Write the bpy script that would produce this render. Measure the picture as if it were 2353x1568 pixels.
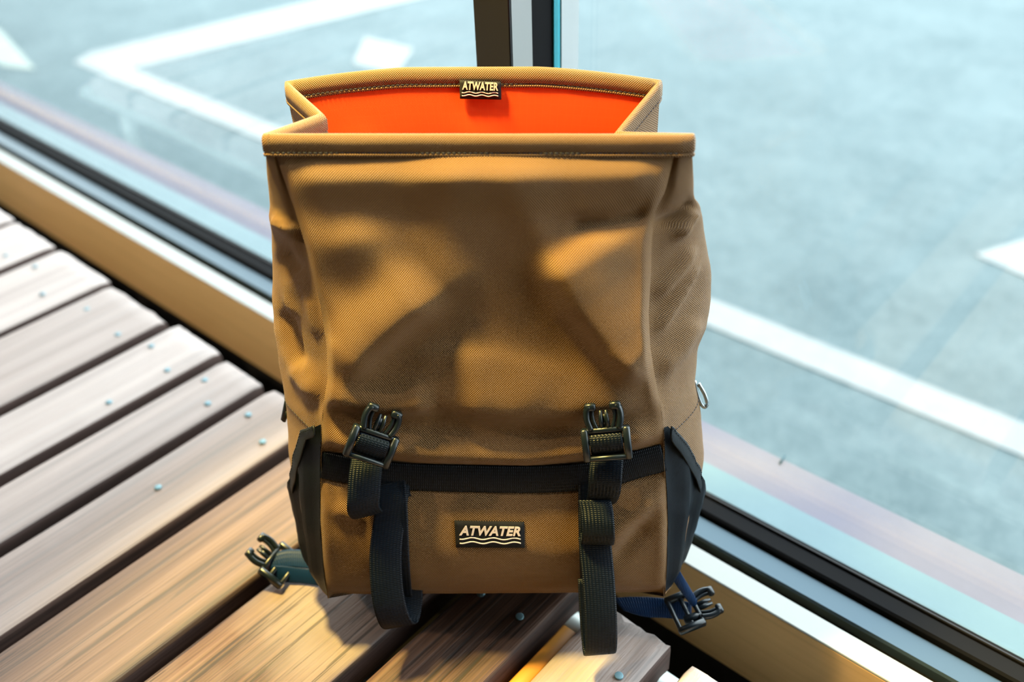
import bpy, math, random
import numpy as np
from mathutils import Matrix, Vector, noise
random.seed(7)
SC = bpy.context.scene
COL = SC.collection
for o in list(bpy.data.objects):
    bpy.data.objects.remove(o)

# ------------------------------------------------------------------ camera, sky, lights, exposure
# World: X runs along the window (to the right), Y points out through the window, Z up; bench top at z = BT
BT = 0.45
FPX, PITCH, ROLL, YAW = 2110.0, math.radians(36.65), math.radians(-2.3), math.radians(42.3)
CAM = np.array([0.0, 0.0, BT + 0.636])
_f0 = np.array([-math.sin(YAW), math.cos(YAW), 0.0])
_r0 = np.array([math.cos(YAW), math.sin(YAW), 0.0])
_z = np.array([0, 0, 1.0])
CF = math.cos(PITCH) * _f0 - math.sin(PITCH) * _z
_u0 = np.cross(_r0, CF)
CR = math.cos(ROLL) * _r0 + math.sin(ROLL) * _u0
CU = -math.sin(ROLL) * _r0 + math.cos(ROLL) * _u0
cam_d = bpy.data.cameras.new('camera')
cam = bpy.data.objects.new('camera', cam_d)
COL.objects.link(cam)
cam.matrix_world = Matrix([[CR[i], CU[i], -CF[i], CAM[i]] for i in range(3)] + [[0, 0, 0, 1]])
cam_d.sensor_width = 36.0
cam_d.lens = FPX * 36.0 / 2353.0
cam_d.clip_start = 0.01
cam_d.dof.use_dof = True
cam_d.dof.focus_distance = 0.675
cam_d.dof.aperture_fstop = 3.1
SC.camera = cam

SC.view_settings.view_transform = 'Standard'
SC.view_settings.look = 'None'
SC.view_settings.exposure = 0.0
SC.view_settings.gamma = 1.0
SC.view_settings.use_curve_mapping = False
SC.cycles.use_denoising = True
SC.cycles.max_bounces = 10
SC.cycles.sample_clamp_indirect = 6.0

W = bpy.data.worlds.new('daylight')
SC.world = W
W.use_nodes = True
wn = W.node_tree
wn.nodes['Background'].inputs[0].default_value = (0.88, 0.955, 1.0, 1)
wn.nodes['Background'].inputs[1].default_value = 8.5

def lamp(name, loc, power, col, radius, kind='POINT', target=None, angle=1.0, size=None):
    d = bpy.data.lights.new(name, kind)
    d.energy = power
    d.color = col
    if kind == 'SUN':
        d.angle = radius
    else:
        d.shadow_soft_size = radius
    o = bpy.data.objects.new(name, d)
    COL.objects.link(o)
    o.location = loc
    if target is not None:
        o.rotation_euler = (Vector(target) - Vector(loc)).to_track_quat('-Z', 'Y').to_euler()
    if kind == 'SPOT':
        d.spot_size = angle
        d.spot_blend = 0.6
    o['label'] = 'warm lamp lighting the bench'
    o['category'] = 'lamp'
    return o
WARM = (1.0, 0.75, 0.21)
lamp('pendant_lamp', (-0.70, 0.335, BT + 1.05), 205, WARM, 0.06, 'SPOT', (-.245, .32, BT + .2), 1.0, math.radians(43))
lamp('ceiling_lamp', (-1.95, -0.95, BT + 1.9), 130, (1.0, 0.80, 0.52), 0.05, 'SPOT', (-.60, .48, BT + .0), 1.0, math.radians(60))

# ------------------------------------------------------------------ geometry helpers
def ray(px, py):
    d = CF * FPX + CR * (px - 1176.5) - CU * (py - 784.0)
    return d / np.linalg.norm(d)
def onz(px, py, z):                       # photograph ray with a level plane, z over the bench top
    d = ray(px, py)
    return CAM + d * ((BT + z - CAM[2]) / d[2])
def ondepth(px, py, dep):
    d = ray(px, py)
    return CAM + d * (dep / (d @ CF))
def depth(P):
    return float((np.asarray(P) - CAM) @ CF)

def mk(name, V, F, mat, parent=None, uv=None, smooth=True, mats=None):
    me = bpy.data.meshes.new(name)
    me.from_pydata([tuple(map(float, v)) for v in V], [], [tuple(f) for f in F])
    me.update()
    if uv is not None:
        L = me.uv_layers.new(name='UVMap')
        for lp in me.loops:
            L.data[lp.index].uv = uv[lp.vertex_index]
    if smooth:
        me.polygons.foreach_set('use_smooth', [True] * len(me.polygons))
    me.materials.append(mat)
    o = bpy.data.objects.new(name, me)
    COL.objects.link(o)
    if parent is not None:
        o.parent = parent
    return o
def tag(o, label=None, cat=None, kind=None, group=None):
    if label: o['label'] = label
    if cat: o['category'] = cat
    if kind: o['kind'] = kind
    if group: o['group'] = group
    return o
def empty(name, loc=(0, 0, 0)):
    o = bpy.data.objects.new(name, None)
    COL.objects.link(o)
    o.location = loc
    o.empty_display_size = 0.05
    return o

class MB:                                 # collects shapes into one mesh
    def __init__(s): s.V, s.F, s.UV = [], [], []
    def add(s, V, F, UV=None):
        b = len(s.V)
        s.V += [np.asarray(v, float) for v in V]
        s.F += [tuple(i + b for i in f) for f in F]
        s.UV += list(UV) if UV is not None else [(v[0] + v[2] * .37, v[1] + v[2] * .61) for v in V]
    def box(s, c, h, ax=None, bev=0.0):
        c = np.asarray(c, float); ax = np.eye(3) if ax is None else np.asarray(ax, float)
        h = np.asarray(h, float)
        b = min(bev, *(h * .95)) if bev else 0
        if not b:
            V = [c + ax[0] * h[0] * i + ax[1] * h[1] * j + ax[2] * h[2] * k for i in (-1, 1) for j in (-1, 1) for k in (-1, 1)]
            s.add(V, [(0, 1, 3, 2), (4, 6, 7, 5), (0, 4, 5, 1), (2, 3, 7, 6), (0, 2, 6, 4), (1, 5, 7, 3)])
            return
        # rounded bar: octagonal section along the longest axis with capped, chamfered ends
        L = int(np.argmax(h)); A, B = [i for i in range(3) if i != L]
        sec = [(1, 1 - 0), ]
        a, bb = h[A], h[B]
        prof = [(a, bb - b), (a - b, bb), (-a + b, bb), (-a, bb - b), (-a, -bb + b), (-a + b, -bb), (a - b, -bb), (a, -bb + b)]
        V = []
        for t, k in ((-h[L], (a - b) / a), (-h[L] + b, 1), (h[L] - b, 1), (h[L], (a - b) / a)):
            for p, q in prof:
                V.append(c + ax[L] * t + ax[A] * p * k + ax[B] * q * k)
        F = []
        for r in range(3):
            for i in range(8):
                F.append((r * 8 + i, r * 8 + (i + 1) % 8, r * 8 + 8 + (i + 1) % 8, r * 8 + 8 + i))
        F += [tuple(range(7, -1, -1)), tuple(range(24, 32))]
        s.add(V, F)
    def tube(s, P, r, n=8, flat=1.0, up=(0, 0, 1), closed=False):
        P = [np.asarray(p, float) for p in P]; m = len(P)
        rr = r if hasattr(r, '__len__') else [r] * m
        V, F = [], []
        for i, p in enumerate(P):
            a = P[(i - 1) % m] if (i or closed) else P[i]
            b = P[(i + 1) % m] if (i < m - 1 or closed) else P[i]
            t = b - a; t /= np.linalg.norm(t) + 1e-12
            x = np.cross(t, np.asarray(up, float))
            if np.linalg.norm(x) < 1e-3: x = np.cross(t, (1, 0, 0.2))
            x /= np.linalg.norm(x); y = np.cross(x, t)
            for k in range(n):
                an = 2 * math.pi * k / n
                V.append(p + x * rr[i] * math.cos(an) + y * rr[i] * flat * math.sin(an))
        for i in range(m if closed else m - 1):
            j = (i + 1) % m
            for k in range(n):
                F.append((i * n + k, i * n + (k + 1) % n, j * n + (k + 1) % n, j * n + k))
        if not closed:
            F += [tuple(range(n - 1, -1, -1)), tuple(range((m - 1) * n, m * n))]
        s.add(V, F)
    def build(s, name, mat, parent=None, smooth=True):
        return mk(name, s.V, s.F, mat, parent, s.UV, smooth)

def smooth_path(P, n):
    P = [np.asarray(p, float) for p in P]
    out = []
    Q = [2 * P[0] - P[1]] + P + [2 * P[-1] - P[-2]]
    for i in range(1, len(Q) - 2):
        for k in range(n):
            t = k / n
            a, b, c, d = Q[i - 1], Q[i], Q[i + 1], Q[i + 2]
            out.append(.5 * (2 * b + (c - a) * t + (2 * a - 5 * b + 4 * c - d) * t * t + (3 * b - a - 3 * c + d) * t ** 3))
    out.append(P[-1])
    return out

def strip(name, A, B, mat, parent, th=0.0014, sub=6):
    """webbing between two edge polylines A and B, with thickness; uv in metres (across, along)"""
    if sub > 1:
        A, B = smooth_path(A, sub), smooth_path(B, sub)
    A = np.array(A); B = np.array(B); m = len(A)
    T = np.gradient((A + B) / 2, axis=0)
    X = B - A
    Nn = np.cross(X, T); Nn /= np.linalg.norm(Nn, axis=1)[:, None] + 1e-12
    wd = np.linalg.norm(X, axis=1)
    ln = np.concatenate([[0], np.cumsum(np.linalg.norm(np.diff((A + B) / 2, axis=0), axis=1))])
    V, UV, F = [], [], []
    K = [0, .06, .5, .94, 1]
    prof = [(k, (-.5 if 0 < k < 1 else -.25)) for k in K] + [(k, (.5 if 0 < k < 1 else .25)) for k in reversed(K)]
    q = len(prof)
    for i in range(m):
        for k, s in prof:
            V.append(A[i] + X[i] * k + Nn[i] * th * s)
            UV.append((k * wd[i], ln[i]))
    for i in range(m - 1):
        for k in range(q):
            F.append((i * q + k, i * q + (k + 1) % q, (i + 1) * q + (k + 1) % q, (i + 1) * q + k))
    F += [tuple(range(q - 1, -1, -1)), tuple(range((m - 1) * q, m * q))]
    return mk(name, V, F, mat, parent, UV)

# ------------------------------------------------------------------ materials
def mat(name, col=(.5, .5, .5), rough=.6, metal=0.0, spec=.5):
    m = bpy.data.materials.new(name)
    m.use_nodes = True
    b = m.node_tree.nodes['Principled BSDF']
    b.inputs['Base Color'].default_value = (*col, 1)
    b.inputs['Roughness'].default_value = rough
    b.inputs['Metallic'].default_value = metal
    b.inputs['Specular IOR Level'].default_value = spec
    return m
class NT:
    def __init__(s, m): s.t = m.node_tree; s.b = s.t.nodes['Principled BSDF']
    def n(s, typ, **kw):
        x = s.t.nodes.new(typ)
        for k, v in kw.items(): setattr(x, k, v)
        return x
    def l(s, a, b): s.t.links.new(a, b)
    def math(s, op, a, b=None, c=None):
        x = s.n('ShaderNodeMath', operation=op)
        for i, v in enumerate((a, b, c)):
            if v is None: continue
            if hasattr(v, 'links') or hasattr(v, 'is_linked'): s.l(v, x.inputs[i])
            else: x.inputs[i].default_value = v
        return x.outputs[0]
    def mix(s, f, a, b):
        x = s.n('ShaderNodeMix', data_type='RGBA')
        for i, v in ((0, f), (6, a), (7, b)):
            if hasattr(v, 'is_linked'): s.l(v, x.inputs[i])
            elif i == 0: x.inputs[0].default_value = v
            else: x.inputs[i].default_value = (*v, 1)
        return x.outputs[2]
    def ramp(s, f, stops):
        x = s.n('ShaderNodeValToRGB')
        e = x.color_ramp.elements
        while len(e) < len(stops): e.new(.5)
        for i, (p, c) in enumerate(stops):
            e[i].position = p; e[i].color = (*c, 1)
        s.l(f, x.inputs[0])
        return x.outputs[0]
    def noise(s, vec, scale, detail=4, rough=.55, dist=0):
        x = s.n('ShaderNodeTexNoise')
        x.inputs['Scale'].default_value = scale; x.inputs['Detail'].default_value = detail
        x.inputs['Roughness'].default_value = rough; x.inputs['Distortion'].default_value = dist
        if vec is not None: s.l(vec, x.inputs['Vector'])
        return x.outputs[0]
    def mapping(s, vec, scale):
        x = s.n('ShaderNodeMapping'); x.inputs['Scale'].default_value = scale
        s.l(vec, x.inputs['Vector']); return x.outputs[0]
    def bump(s, h, strength, dist):
        x = s.n('ShaderNodeBump'); x.inputs['Strength'].default_value = strength
        x.inputs['Distance'].default_value = dist
        s.l(h, x.inputs['Height']); s.l(x.outputs[0], s.b.inputs['Normal'])

def weave_mat(name, light, dark, period, bump, rough=.8, rib=False, sheen=0.0, vary=.12, ripstop=False):
    m = mat(name, light, rough, 0, .16 if rib else (.12 if light[0] < .05 else .3)); t = NT(m)
    uv = t.n('ShaderNodeUVMap'); uv.uv_map = 'UVMap'
    sp = t.n('ShaderNodeSeparateXYZ'); t.l(uv.outputs[0], sp.inputs[0])
    k = 2 * math.pi / period
    if rib:
        a = t.math('SINE', t.math('MULTIPLY', sp.outputs[1], k))
        b = t.math('SINE', t.math('MULTIPLY', sp.outputs[0], k * .55))
        h = t.math('ADD', t.math('MULTIPLY', a, .35), t.math('MULTIPLY', t.math('MULTIPLY', a, b), .35))
    else:
        a = t.math('SINE', t.math('MULTIPLY', sp.outputs[0], k))
        b = t.math('SINE', t.math('MULTIPLY', sp.outputs[1], k))
        h = t.math('MULTIPLY', a, b)
    h01 = t.math('MULTIPLY_ADD', h, .5, .5)
    c = t.mix(h01, dark, light)
    nz = t.noise(uv.outputs[0], 35, 3)
    c2 = t.mix(t.math('MULTIPLY', nz, vary), c, tuple(x * .35 for x in light))
    if ripstop:
        g = t.math('MAXIMUM', t.math('SINE', t.math('MULTIPLY', sp.outputs[0], k / 5)), t.math('SINE', t.math('MULTIPLY', sp.outputs[1], k / 5)))
        g = t.math('MULTIPLY', t.math('GREATER_THAN', g, .96), .12)
        c2 = t.mix(g, c2, (.75, .09, .006))
    t.l(c2, t.b.inputs['Base Color'])
    t.b.inputs['Sheen Weight'].default_value = sheen
    t.b.inputs['Sheen Roughness'].default_value = .5
    t.bump(h, bump, period * .35)
    return m

M = {}
M['tan'] = weave_mat('tan_woven_nylon', (.285, .138, .032), (.045, .018, .004), .0017, .6, .55, sheen=.12)
M['orange'] = weave_mat('orange_ripstop', (.66, .064, .0015), (.58, .048, .001), .0012, .15, .65, ripstop=True)
M['web'] = weave_mat('black_webbing', (.0032, .0075, .0145), (.001, .0025, .005), .0014, .6, .38, rib=True)
M['web2'] = weave_mat('teal_black_side_webbing', (.004, .026, .085), (.002, .013, .042), .0020, .4, .45, rib=True)
M['pocket'] = weave_mat('black_pocket_cloth', (.006, .009, .013), (.003, .004, .006), .0011, .3, .36)
M['plastic'] = mat('black_plastic', (.004, .008, .012), .30, 0, .5)
M['label'] = weave_mat('black_label_cloth', (.018, .018, .020), (.008, .008, .009), .0008, .3, .7)
M['thread'] = mat('pale_embroidery_thread', (.60, .50, .47), .7)
M['stitch'] = mat('navy_stitching', (.02, .022, .035), .7)
M['ring'] = mat('grey_ring_metal', (.35, .40, .42), .3, .9)
M['spacer'] = mat('orange_stained_wood', (.55, .22, .02), .6)
M['screw'] = mat('zinc_screw', (.12, .22, .26), .5, .3)
M['frame'] = mat('dark_anodised_metal', (.012, .011, .012), .4, .2, .25)
M['sill'] = mat('blue_grey_sill_metal', (.04, .065, .085), .36, .6)
M['gasket'] = mat('black_gasket', (.006, .006, .007), .8, 0, .08)
M['alu'] = mat('grey_aluminium', (.26, .28, .285), .45, .0)
M['cap'] = mat('white_laminate', (.29, .30, .29), .5)  # white stands in for daylight on the pine board's top
M['rail'] = mat('pale_steel_tube', (.55, .60, .58), .4, .2)

def wood_mat(name, stops, pale, grain_axis=1, gs=1.0, rough=.62, bump=.5, pal=0.0, crack=.62):
    m = mat(name, (.4, .3, .2), rough, 0, .35); t = NT(m)
    tc = t.n('ShaderNodeTexCoord'); oi = t.n('ShaderNodeObjectInfo')
    off = t.n('ShaderNodeVectorMath', operation='ADD')
    cb = t.n('ShaderNodeCombineXYZ')
    for i in range(3): t.l(t.math('MULTIPLY', oi.outputs['Random'], (17.3, 9.1, 5.7)[i]), cb.inputs[i])
    t.l(tc.outputs['Object'], off.inputs[0]); t.l(cb.outputs[0], off.inputs[1])
    sc = [46 * gs] * 3; sc[grain_axis] = 1.1 * gs
    v = t.mapping(off.outputs[0], tuple(sc))
    n1 = t.noise(v, 1.0, 6, .6, .35)
    sc2 = [210 * gs] * 3; sc2[grain_axis] = 4 * gs
    n2 = t.noise(t.mapping(off.outputs[0], tuple(sc2)), 1.0, 4, .6)
    nb = t.noise(off.outputs[0], 7, 3)
    sc3 = [520 * gs] * 3; sc3[grain_axis] = 5 * gs
    n3 = t.noise(t.mapping(off.outputs[0], tuple(sc3)), 1.0, 3, .6)
    f = t.math('ADD', t.math('ADD', t.math('MULTIPLY', n1, .34), t.math('MULTIPLY', n2, .30)), t.math('MULTIPLY', n3, .36))
    c = t.ramp(f, stops)
    pf = t.math('ADD', t.math('MULTIPLY', t.math('SUBTRACT', nb, .35), 1.0), t.math('MULTIPLY', t.math('SUBTRACT', oi.outputs['Random'], .5), .5))
    pf = t.math('MULTIPLY', t.math('MINIMUM', t.math('MAXIMUM', t.math('ADD', pf, pal), 0.0), 1.0), .75)
    c = t.mix(pf, c, pale)
    dk = t.math('MULTIPLY', t.math('GREATER_THAN', t.math('SUBTRACT', .41, n2), 0.0), crack)
    c = t.mix(dk, c, tuple(x * .35 for x in stops[0][1]))
    at = t.n('ShaderNodeAttribute'); at.attribute_type = 'OBJECT'; at.attribute_name = 'wear'
    c = t.mix(t.math('MULTIPLY', at.outputs['Fac'], t.math('MULTIPLY_ADD', n1, .9, .35)), c, pale)
    t.l(c, t.b.inputs['Base Color'])
    t.bump(f, bump, .003)
    return m
M['board'] = wood_mat('weathered_bench_wood', [(.36, (.024, .012, .008)), (.44, (.050, .023, .014)), (.52, (.084, .041, .025)), (.64, (.142, .080, .056))], (.52, .455, .44), 1, 1.0, .6, .9, -.25)
M['board_side'] = wood_mat('unweathered_bench_wood', [(.36, (.016, .009, .007)), (.5, (.045, .025, .020)), (.64, (.085, .05, .042))], (.07, .042, .036), 1, 1.0, .7, .6, -.3)  # darker brown puts the shade of the gaps into the board sides
M['pine'] = wood_mat('varnished_pine', [(.3, (.66, .39, .155)), (.5, (.73, .44, .18)), (.7, (.79, .49, .21))], (.76, .47, .20), 0, .45, .42, .05, .0, .08)

def rough_mat(name, c1, c2, scale, rough=.9, bump=.2, spk=None):
    m = mat(name, c1, rough, 0, .3); t = NT(m)
    tc = t.n('ShaderNodeTexCoord')
    a = t.noise(tc.outputs['Object'], scale, 5, .65)
    b = t.noise(tc.outputs['Object'], scale * .12, 3)
    f = t.math('ADD', t.math('MULTIPLY', a, .55), t.math('MULTIPLY', b, .45))
    c = t.ramp(f, [(.36, c1), (.64, c2)])
    if spk:
        s = t.noise(tc.outputs['Object'], scale * 3.5, 2)
        c = t.mix(t.math('MULTIPLY', t.math('GREATER_THAN', s, .62), .5), c, spk)
    t.l(c, t.b.inputs['Base Color']); t.bump(a, bump, .004)
    return m
M['asphalt'] = rough_mat('worn_teal_grey_asphalt', (.050, .074, .081), (.086, .114, .121), 30, .9, .3, (.122, .148, .152))
M['paint'] = rough_mat('white_road_paint', (.165, .178, .178), (.20, .208, .208), 30, .8, .1)
M['paint_old'] = rough_mat('faded_road_paint', (.25, .26, .23), (.17, .21, .20), 12, .85, .1)
M['ledge'] = rough_mat('pale_blue_metal_ledge', (.072, .118, .136), (.086, .134, .150), 14, .45, .03)
M['kerb'] = rough_mat('lavender_kerb_stone', (.116, .106, .132), (.124, .113, .140), 40, .85, .1)
M['wallp'] = rough_mat('warm_plaster', (.07, .055, .04), (.09, .065, .05), 6, .9, .1)
M['floorm'] = rough_mat('dark_concrete_floor', (.010, .009, .008), (.018, .015, .013), 8, .8, .1)

g = bpy.data.materials.new('window_glass'); g.use_nodes = True
t_ = g.node_tree; t_.nodes.remove(t_.nodes['Principled BSDF'])
tr = t_.nodes.new('ShaderNodeBsdfTransparent'); gl = t_.nodes.new('ShaderNodeBsdfGlossy'); fr = t_.nodes.new('ShaderNodeMath'); mx = t_.nodes.new('ShaderNodeMixShader')
tr.inputs[0].default_value = (.95, .985, .98, 1); gl.inputs['Roughness'].default_value = 0.0
ge = t_.nodes.new('ShaderNodeNewGeometry'); dt = t_.nodes.new('ShaderNodeVectorMath'); dt.operation = 'DOT_PRODUCT'
t_.links.new(ge.outputs['Incoming'], dt.inputs[0]); t_.links.new(ge.outputs['Normal'], dt.inputs[1])
ab = t_.nodes.new('ShaderNodeMath'); ab.operation = 'ABSOLUTE'; t_.links.new(dt.outputs['Value'], ab.inputs[0])
om = t_.nodes.new('ShaderNodeMath'); om.operation = 'SUBTRACT'; om.inputs[0].default_value = 1.0; t_.links.new(ab.outputs[0], om.inputs[1])
pw = t_.nodes.new('ShaderNodeMath'); pw.operation = 'POWER'; pw.inputs[1].default_value = 5.0; t_.links.new(om.outputs[0], pw.inputs[0])
fr.operation = 'MULTIPLY_ADD'; fr.inputs[1].default_value = .95; fr.inputs[2].default_value = .03; t_.links.new(pw.outputs[0], fr.inputs[0])
t_.links.new(fr.outputs[0], mx.inputs[0]); t_.links.new(tr.outputs[0], mx.inputs[1]); t_.links.new(gl.outputs[0], mx.inputs[2])
t_.links.new(mx.outputs[0], t_.nodes['Material Output'].inputs[0])
M['glass'] = g
gm = mat('teal_glass_edge', (.02, .22, .27), .2, 0, .6); M['gedge'] = gm; M['fleck'] = mat('dark_teal_fleck', (.004, .035, .05), .6)

# ------------------------------------------------------------------ structure: the room shell
X0, X1, Y0, YG, ZC = -3.2, 1.3, -2.6, 0.585, 2.75
def slab(name, lo, hi, m, label, cat, parent=None, kind='structure', bev=0):
    b = MB(); lo = np.array(lo, float); hi = np.array(hi, float)
    c = (lo + hi) / 2
    b.box((0, 0, 0), (hi - lo) / 2, bev=bev)
    o = b.build(name, m, parent, smooth=False)
    o.location = c
    if label: tag(o, label, cat)
    if kind: o['kind'] = kind
    return o
slab('floor', (X0, Y0, -.05), (X1, .523, 0), M['floorm'], 'dark concrete floor under the slatted bench', 'floor')
slab('ceiling', (X0, Y0, ZC), (X1, YG + .1, ZC + .1), M['wallp'], 'plain ceiling over the window seat', 'ceiling')
slab('wall_left', (X0 - .1, Y0, -.05), (X0, YG + .1, ZC), M['wallp'], 'plain wall at the far left end of the window', 'wall')
slab('wall_right', (X1, Y0, -.05), (X1 + .1, YG + .1, ZC), M['wallp'], 'plain wall at the right end of the window', 'wall')
slab('wall_back', (X0 - .1, Y0 - .1, -.05), (X1 + .1, Y0, ZC), M['wallp'], 'plain wall facing the window', 'wall')
slab('wall_front', (X0 - .1, .524, -.2), (X1 + .1, .683, BT - .102), M['floorm'], 'low dark wall under the window', 'wall')

# pine sill board with daylight painted white along its top edge
ZS = BT - .02
tb = slab('trim_1', (X0, .497, BT - .125), (X1, .519, ZS - .0015), M['pine'], 'long varnished pine board along the foot of the window', 'sill board', bev=.0008)
b = MB(); b.box((0, 0, 0), ((X1 - X0) / 2, .011, .0012), bev=.0006)
cp = b.build('white_edge', M['cap'], tb, False); cp.location = (0, 0, (.105 - .0015) / 2 + .0011); cp['label'] = 'thin white top edge of the pine board'

# ------------------------------------------------------------------ window: sill frame, mullion, glass
win = empty('window_1', (0, YG, BT))
tag(win, 'large dark framed window running the whole length of the bench', 'window', 'structure')
def wpart(name, lo, hi, m, label=None, bev=.0):
    o = slab(name, lo, hi, m, None, None, win, None, bev)
    o.location = Vector(o.location) - Vector((0, YG, BT))
    if label: o['label'] = label
    return o
wpart('frame_base', (X0, .5192, BT - .10), (X1, .5325, ZS - .014), M['gasket'], 'black gap strip between pine board and frame')
wpart('sill_frame', (X0, .5325, BT - .10), (X1, .5575, ZS - .003), M['sill'], 'flat dark metal sill reflecting the sky', .002)
wpart('glazing_stop', (X0, .558, BT - .10), (X1, .5765, ZS + .003), M['gasket'], 'black upright glazing stop', .002)
wpart('glazing_bead', (X0, .5767, BT - .10), (X1, .5795, ZS + .0045), M['frame'], 'narrow shiny glazing bead', .0008)
wpart('gasket', (X0, .5797, BT - .10), (X1, .5835, ZS + .002), M['gasket'])
wpart('header', (X0, .53, 2.62), (X1, .61, ZC), M['frame'])
XM = -.472
wpart('mullion', (XM - .0375, .530, ZS + .0), (XM, .5335, 2.62), M['frame'], 'dark front post of the mullion', .0008)
wpart('mullion_face', (XM - .0372, .5336, ZS), (XM - .0004, .5575, 2.62), M['alu'], 'grey aluminium strip on the side of the mullion')  # grey colour stands in for gloss on the mullion's dark side
wpart('mullion_return', (XM - .03, .5576, ZS), (XM - .0002, .5825, 2.62), M['gasket'], 'black side of the mullion next to the glass')
wpart('glass_edge', (XM - .004, .5828, ZS), (XM + .0015, .5905, 2.62), M['gedge'], 'teal edge of the glass pane')
wpart('outer_post', (XM - .03, .592, ZS), (XM + .002, .615, 2.62), M['alu'], 'pale outer post seen through the glass')
for a, c in ((X0, XM - .0045), (XM + .002, X1)):
    o = wpart('pane', (a, YG - .001, ZS - .01), (c, YG + .003, 2.62), M['glass'], 'clear window pane')

# outside: ledge, lavender strip, car park ground
tag(slab('trim_2', (X0 - 2, .5845, BT - .101), (X1 + 2, .620, ZS - .001), M['ledge'], 'pale blue metal ledge outside the glass', 'ledge'), kind='structure')
slab('trim_3', (X0 - 2, .6202, BT - .101), (X1 + 2, .675, ZS - .003), M['kerb'], 'lavender stone strip outside along the ledge', 'kerb', bev=.001)  # plain lavender strip just beyond the ledge
pf = onz(1792, 1066, -.0220); pe = onz(1804, 1046, -.0220)
b = MB(); kc = Vector(bpy.data.objects['trim_3'].location)
b.tube([Vector(pf) - kc, (Vector(pf) + Vector(pe)) / 2 - kc + Vector((0, 0, .0005)), Vector(pe) - kc], .0011, 6)
b.build('fleck', M['fleck'], bpy.data.objects['trim_3'])['label'] = 'small teal fleck on the lavender strip'
ZG = -.6
gr = slab('pavement', (-14, .684, BT + ZG - .1), (9, 22, BT + ZG), M['asphalt'], 'teal grey asphalt of the car park outside the window', 'pavement')
GC = Vector(gr.location)
def ground_patch(name, pts, m, label, th=.004):
    n = len(pts)
    V = [Vector((p[0], p[1], BT + ZG + th)) - GC for p in pts] + [Vector((p[0], p[1], BT + ZG - .002)) - GC for p in pts]
    F = [tuple(range(n)), tuple(range(2 * n - 1, n - 1, -1))] + [(i, i + n, (i + 1) % n + n, (i + 1) % n) for i in range(n)]
    o = mk(name, V, F, m, gr, None, False); o['label'] = label
    return o
ground_patch('painted_line', [(-3.70, 1.545), (4, 1.555), (4, 1.645), (-3.75, 1.645)], M['paint'], 'white painted line parallel to the window')
ground_patch('painted_line', [(-3.75, 1.6455), (-3.44, 1.6455), (-2.70, 5.2), (-3.0, 5.2)], M['paint'], 'white painted line running away from the window at left')
ground_patch('painted_mark', [(-.445, 2.22), (.9, 1.93), (.9, 3.6), (.2, 3.6)], M['paint'], 'white painted arrow head at the right edge')
ground_patch('painted_mark', [(-2.96, 2.43), (-2.70, 2.45), (-2.55, 2.22), (-2.77, 2.20)], M['paint'], 'small white painted block left of the mullion')
ground_patch('painted_mark', [(-5.2, 1.66), (-4.3, 1.54), (-3.75, 1.41), (-3.9, 1.35), (-4.5, 1.42), (-5.3, 1.55)], M['paint_old'], 'faded pale patch at the far left')

# ------------------------------------------------------------------ bench: separate weathered boards on a steel rail
bench = empty('bench', (-.6, -.1, 0))
tag(bench, 'slatted bench of weathered brown boards along the window', 'bench')
BO = Vector((-.6, -.1, 0))
def board(x0, x1, yend, dz, seed, chip=0.0, y0=-.75, th=.030):
    rnd = random.Random(seed)
    cx = (x0 + x1) / 2; hw = (x1 - x0) / 2
    r = .005
    prof = [(-hw, -th), (-hw, -r), (-hw + r * .3, -r * .3), (-hw + r, 0)]
    K = 9
    for k in range(1, K):
        u = -hw + r + (2 * hw - 2 * r) * k / K
        prof.append((u, rnd.uniform(-.0009, .0003)))
    prof += [(hw - r, 0), (hw - r * .3, -r * .3), (hw, -r), (hw, -th)]
    q = len(prof)
    ys = [y0 + (yend - y0) * s for s in (0, .25, .5, .68, .8, .88, .93, .96, .98, .99, 1.0)]
    V = []
    for i, y in enumerate(ys):
        for j, (u, z) in enumerate(prof):
            wob = .0016 * noise.noise((seed * 3.1 + u * 3, y * 4, 0)) if abs(u) > hw * .8 else 0
            yy = y
            zz = z + .0012 * noise.noise((u * 40, y * 2.5, seed))
            if i == len(ys) - 1:
                yy += -abs(noise.noise((u * 60, seed, z * 40))) * (.004 + chip * .5)
                zz -= .0025 + chip * .25 * abs(noise.noise((u * 90, seed * 2, 1)))
            elif i >= len(ys) - 3:
                zz -= chip * .35 * abs(noise.noise((u * 70, seed, y * 50)))
            V.append((u + wob, yy - (yend + y0) / 2, zz))
    F = []
    for i in range(len(ys) - 1):
        for j in range(q):
            F.append((i * q + j, i * q + (j + 1) % q, (i + 1) * q + (j + 1) % q, (i + 1) * q + j))
    F += [tuple(range(q - 1, -1, -1)), tuple(range((len(ys) - 1) * q, len(ys) * q))]
    F = [f[::-1] for f in F]
    o = mk('board', V, F, M['board'], bench)
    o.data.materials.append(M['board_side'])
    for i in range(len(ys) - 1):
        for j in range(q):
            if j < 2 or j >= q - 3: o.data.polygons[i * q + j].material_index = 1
    o.location = Vector((cx, (yend + y0) / 2, BT + dz)) - BO
    mod = o.modifiers.new('edge', 'EDGE_SPLIT'); mod.split_angle = math.radians(50)
    return o
edges = [(-1.80, -1.66), (-1.645, -1.51), (-1.495, -1.348), (-1.335, -1.222), (-1.210, -1.077), (-1.064, -.934), (-.920, -.829), (-.814, -.741), (-.727, -.641), (-.626, -.526), (-.511, -.394), (-.376, -.302), (-.277, -.209), (-.190, -.085), (-.07, .05), (.065, .18)]
screw_px = {4: [(80, 612), (97, 675)], 5: [(199, 710), (270, 768)], 6: [(347, 795), (384, 850)], 7: [(470, 873), (477, 927)], 8: [(250, 924), (570, 953)], 9: [(603, 1015), (363, 1120)], 12: [(1422, 1553)]}
sv, sf = [], []
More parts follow.
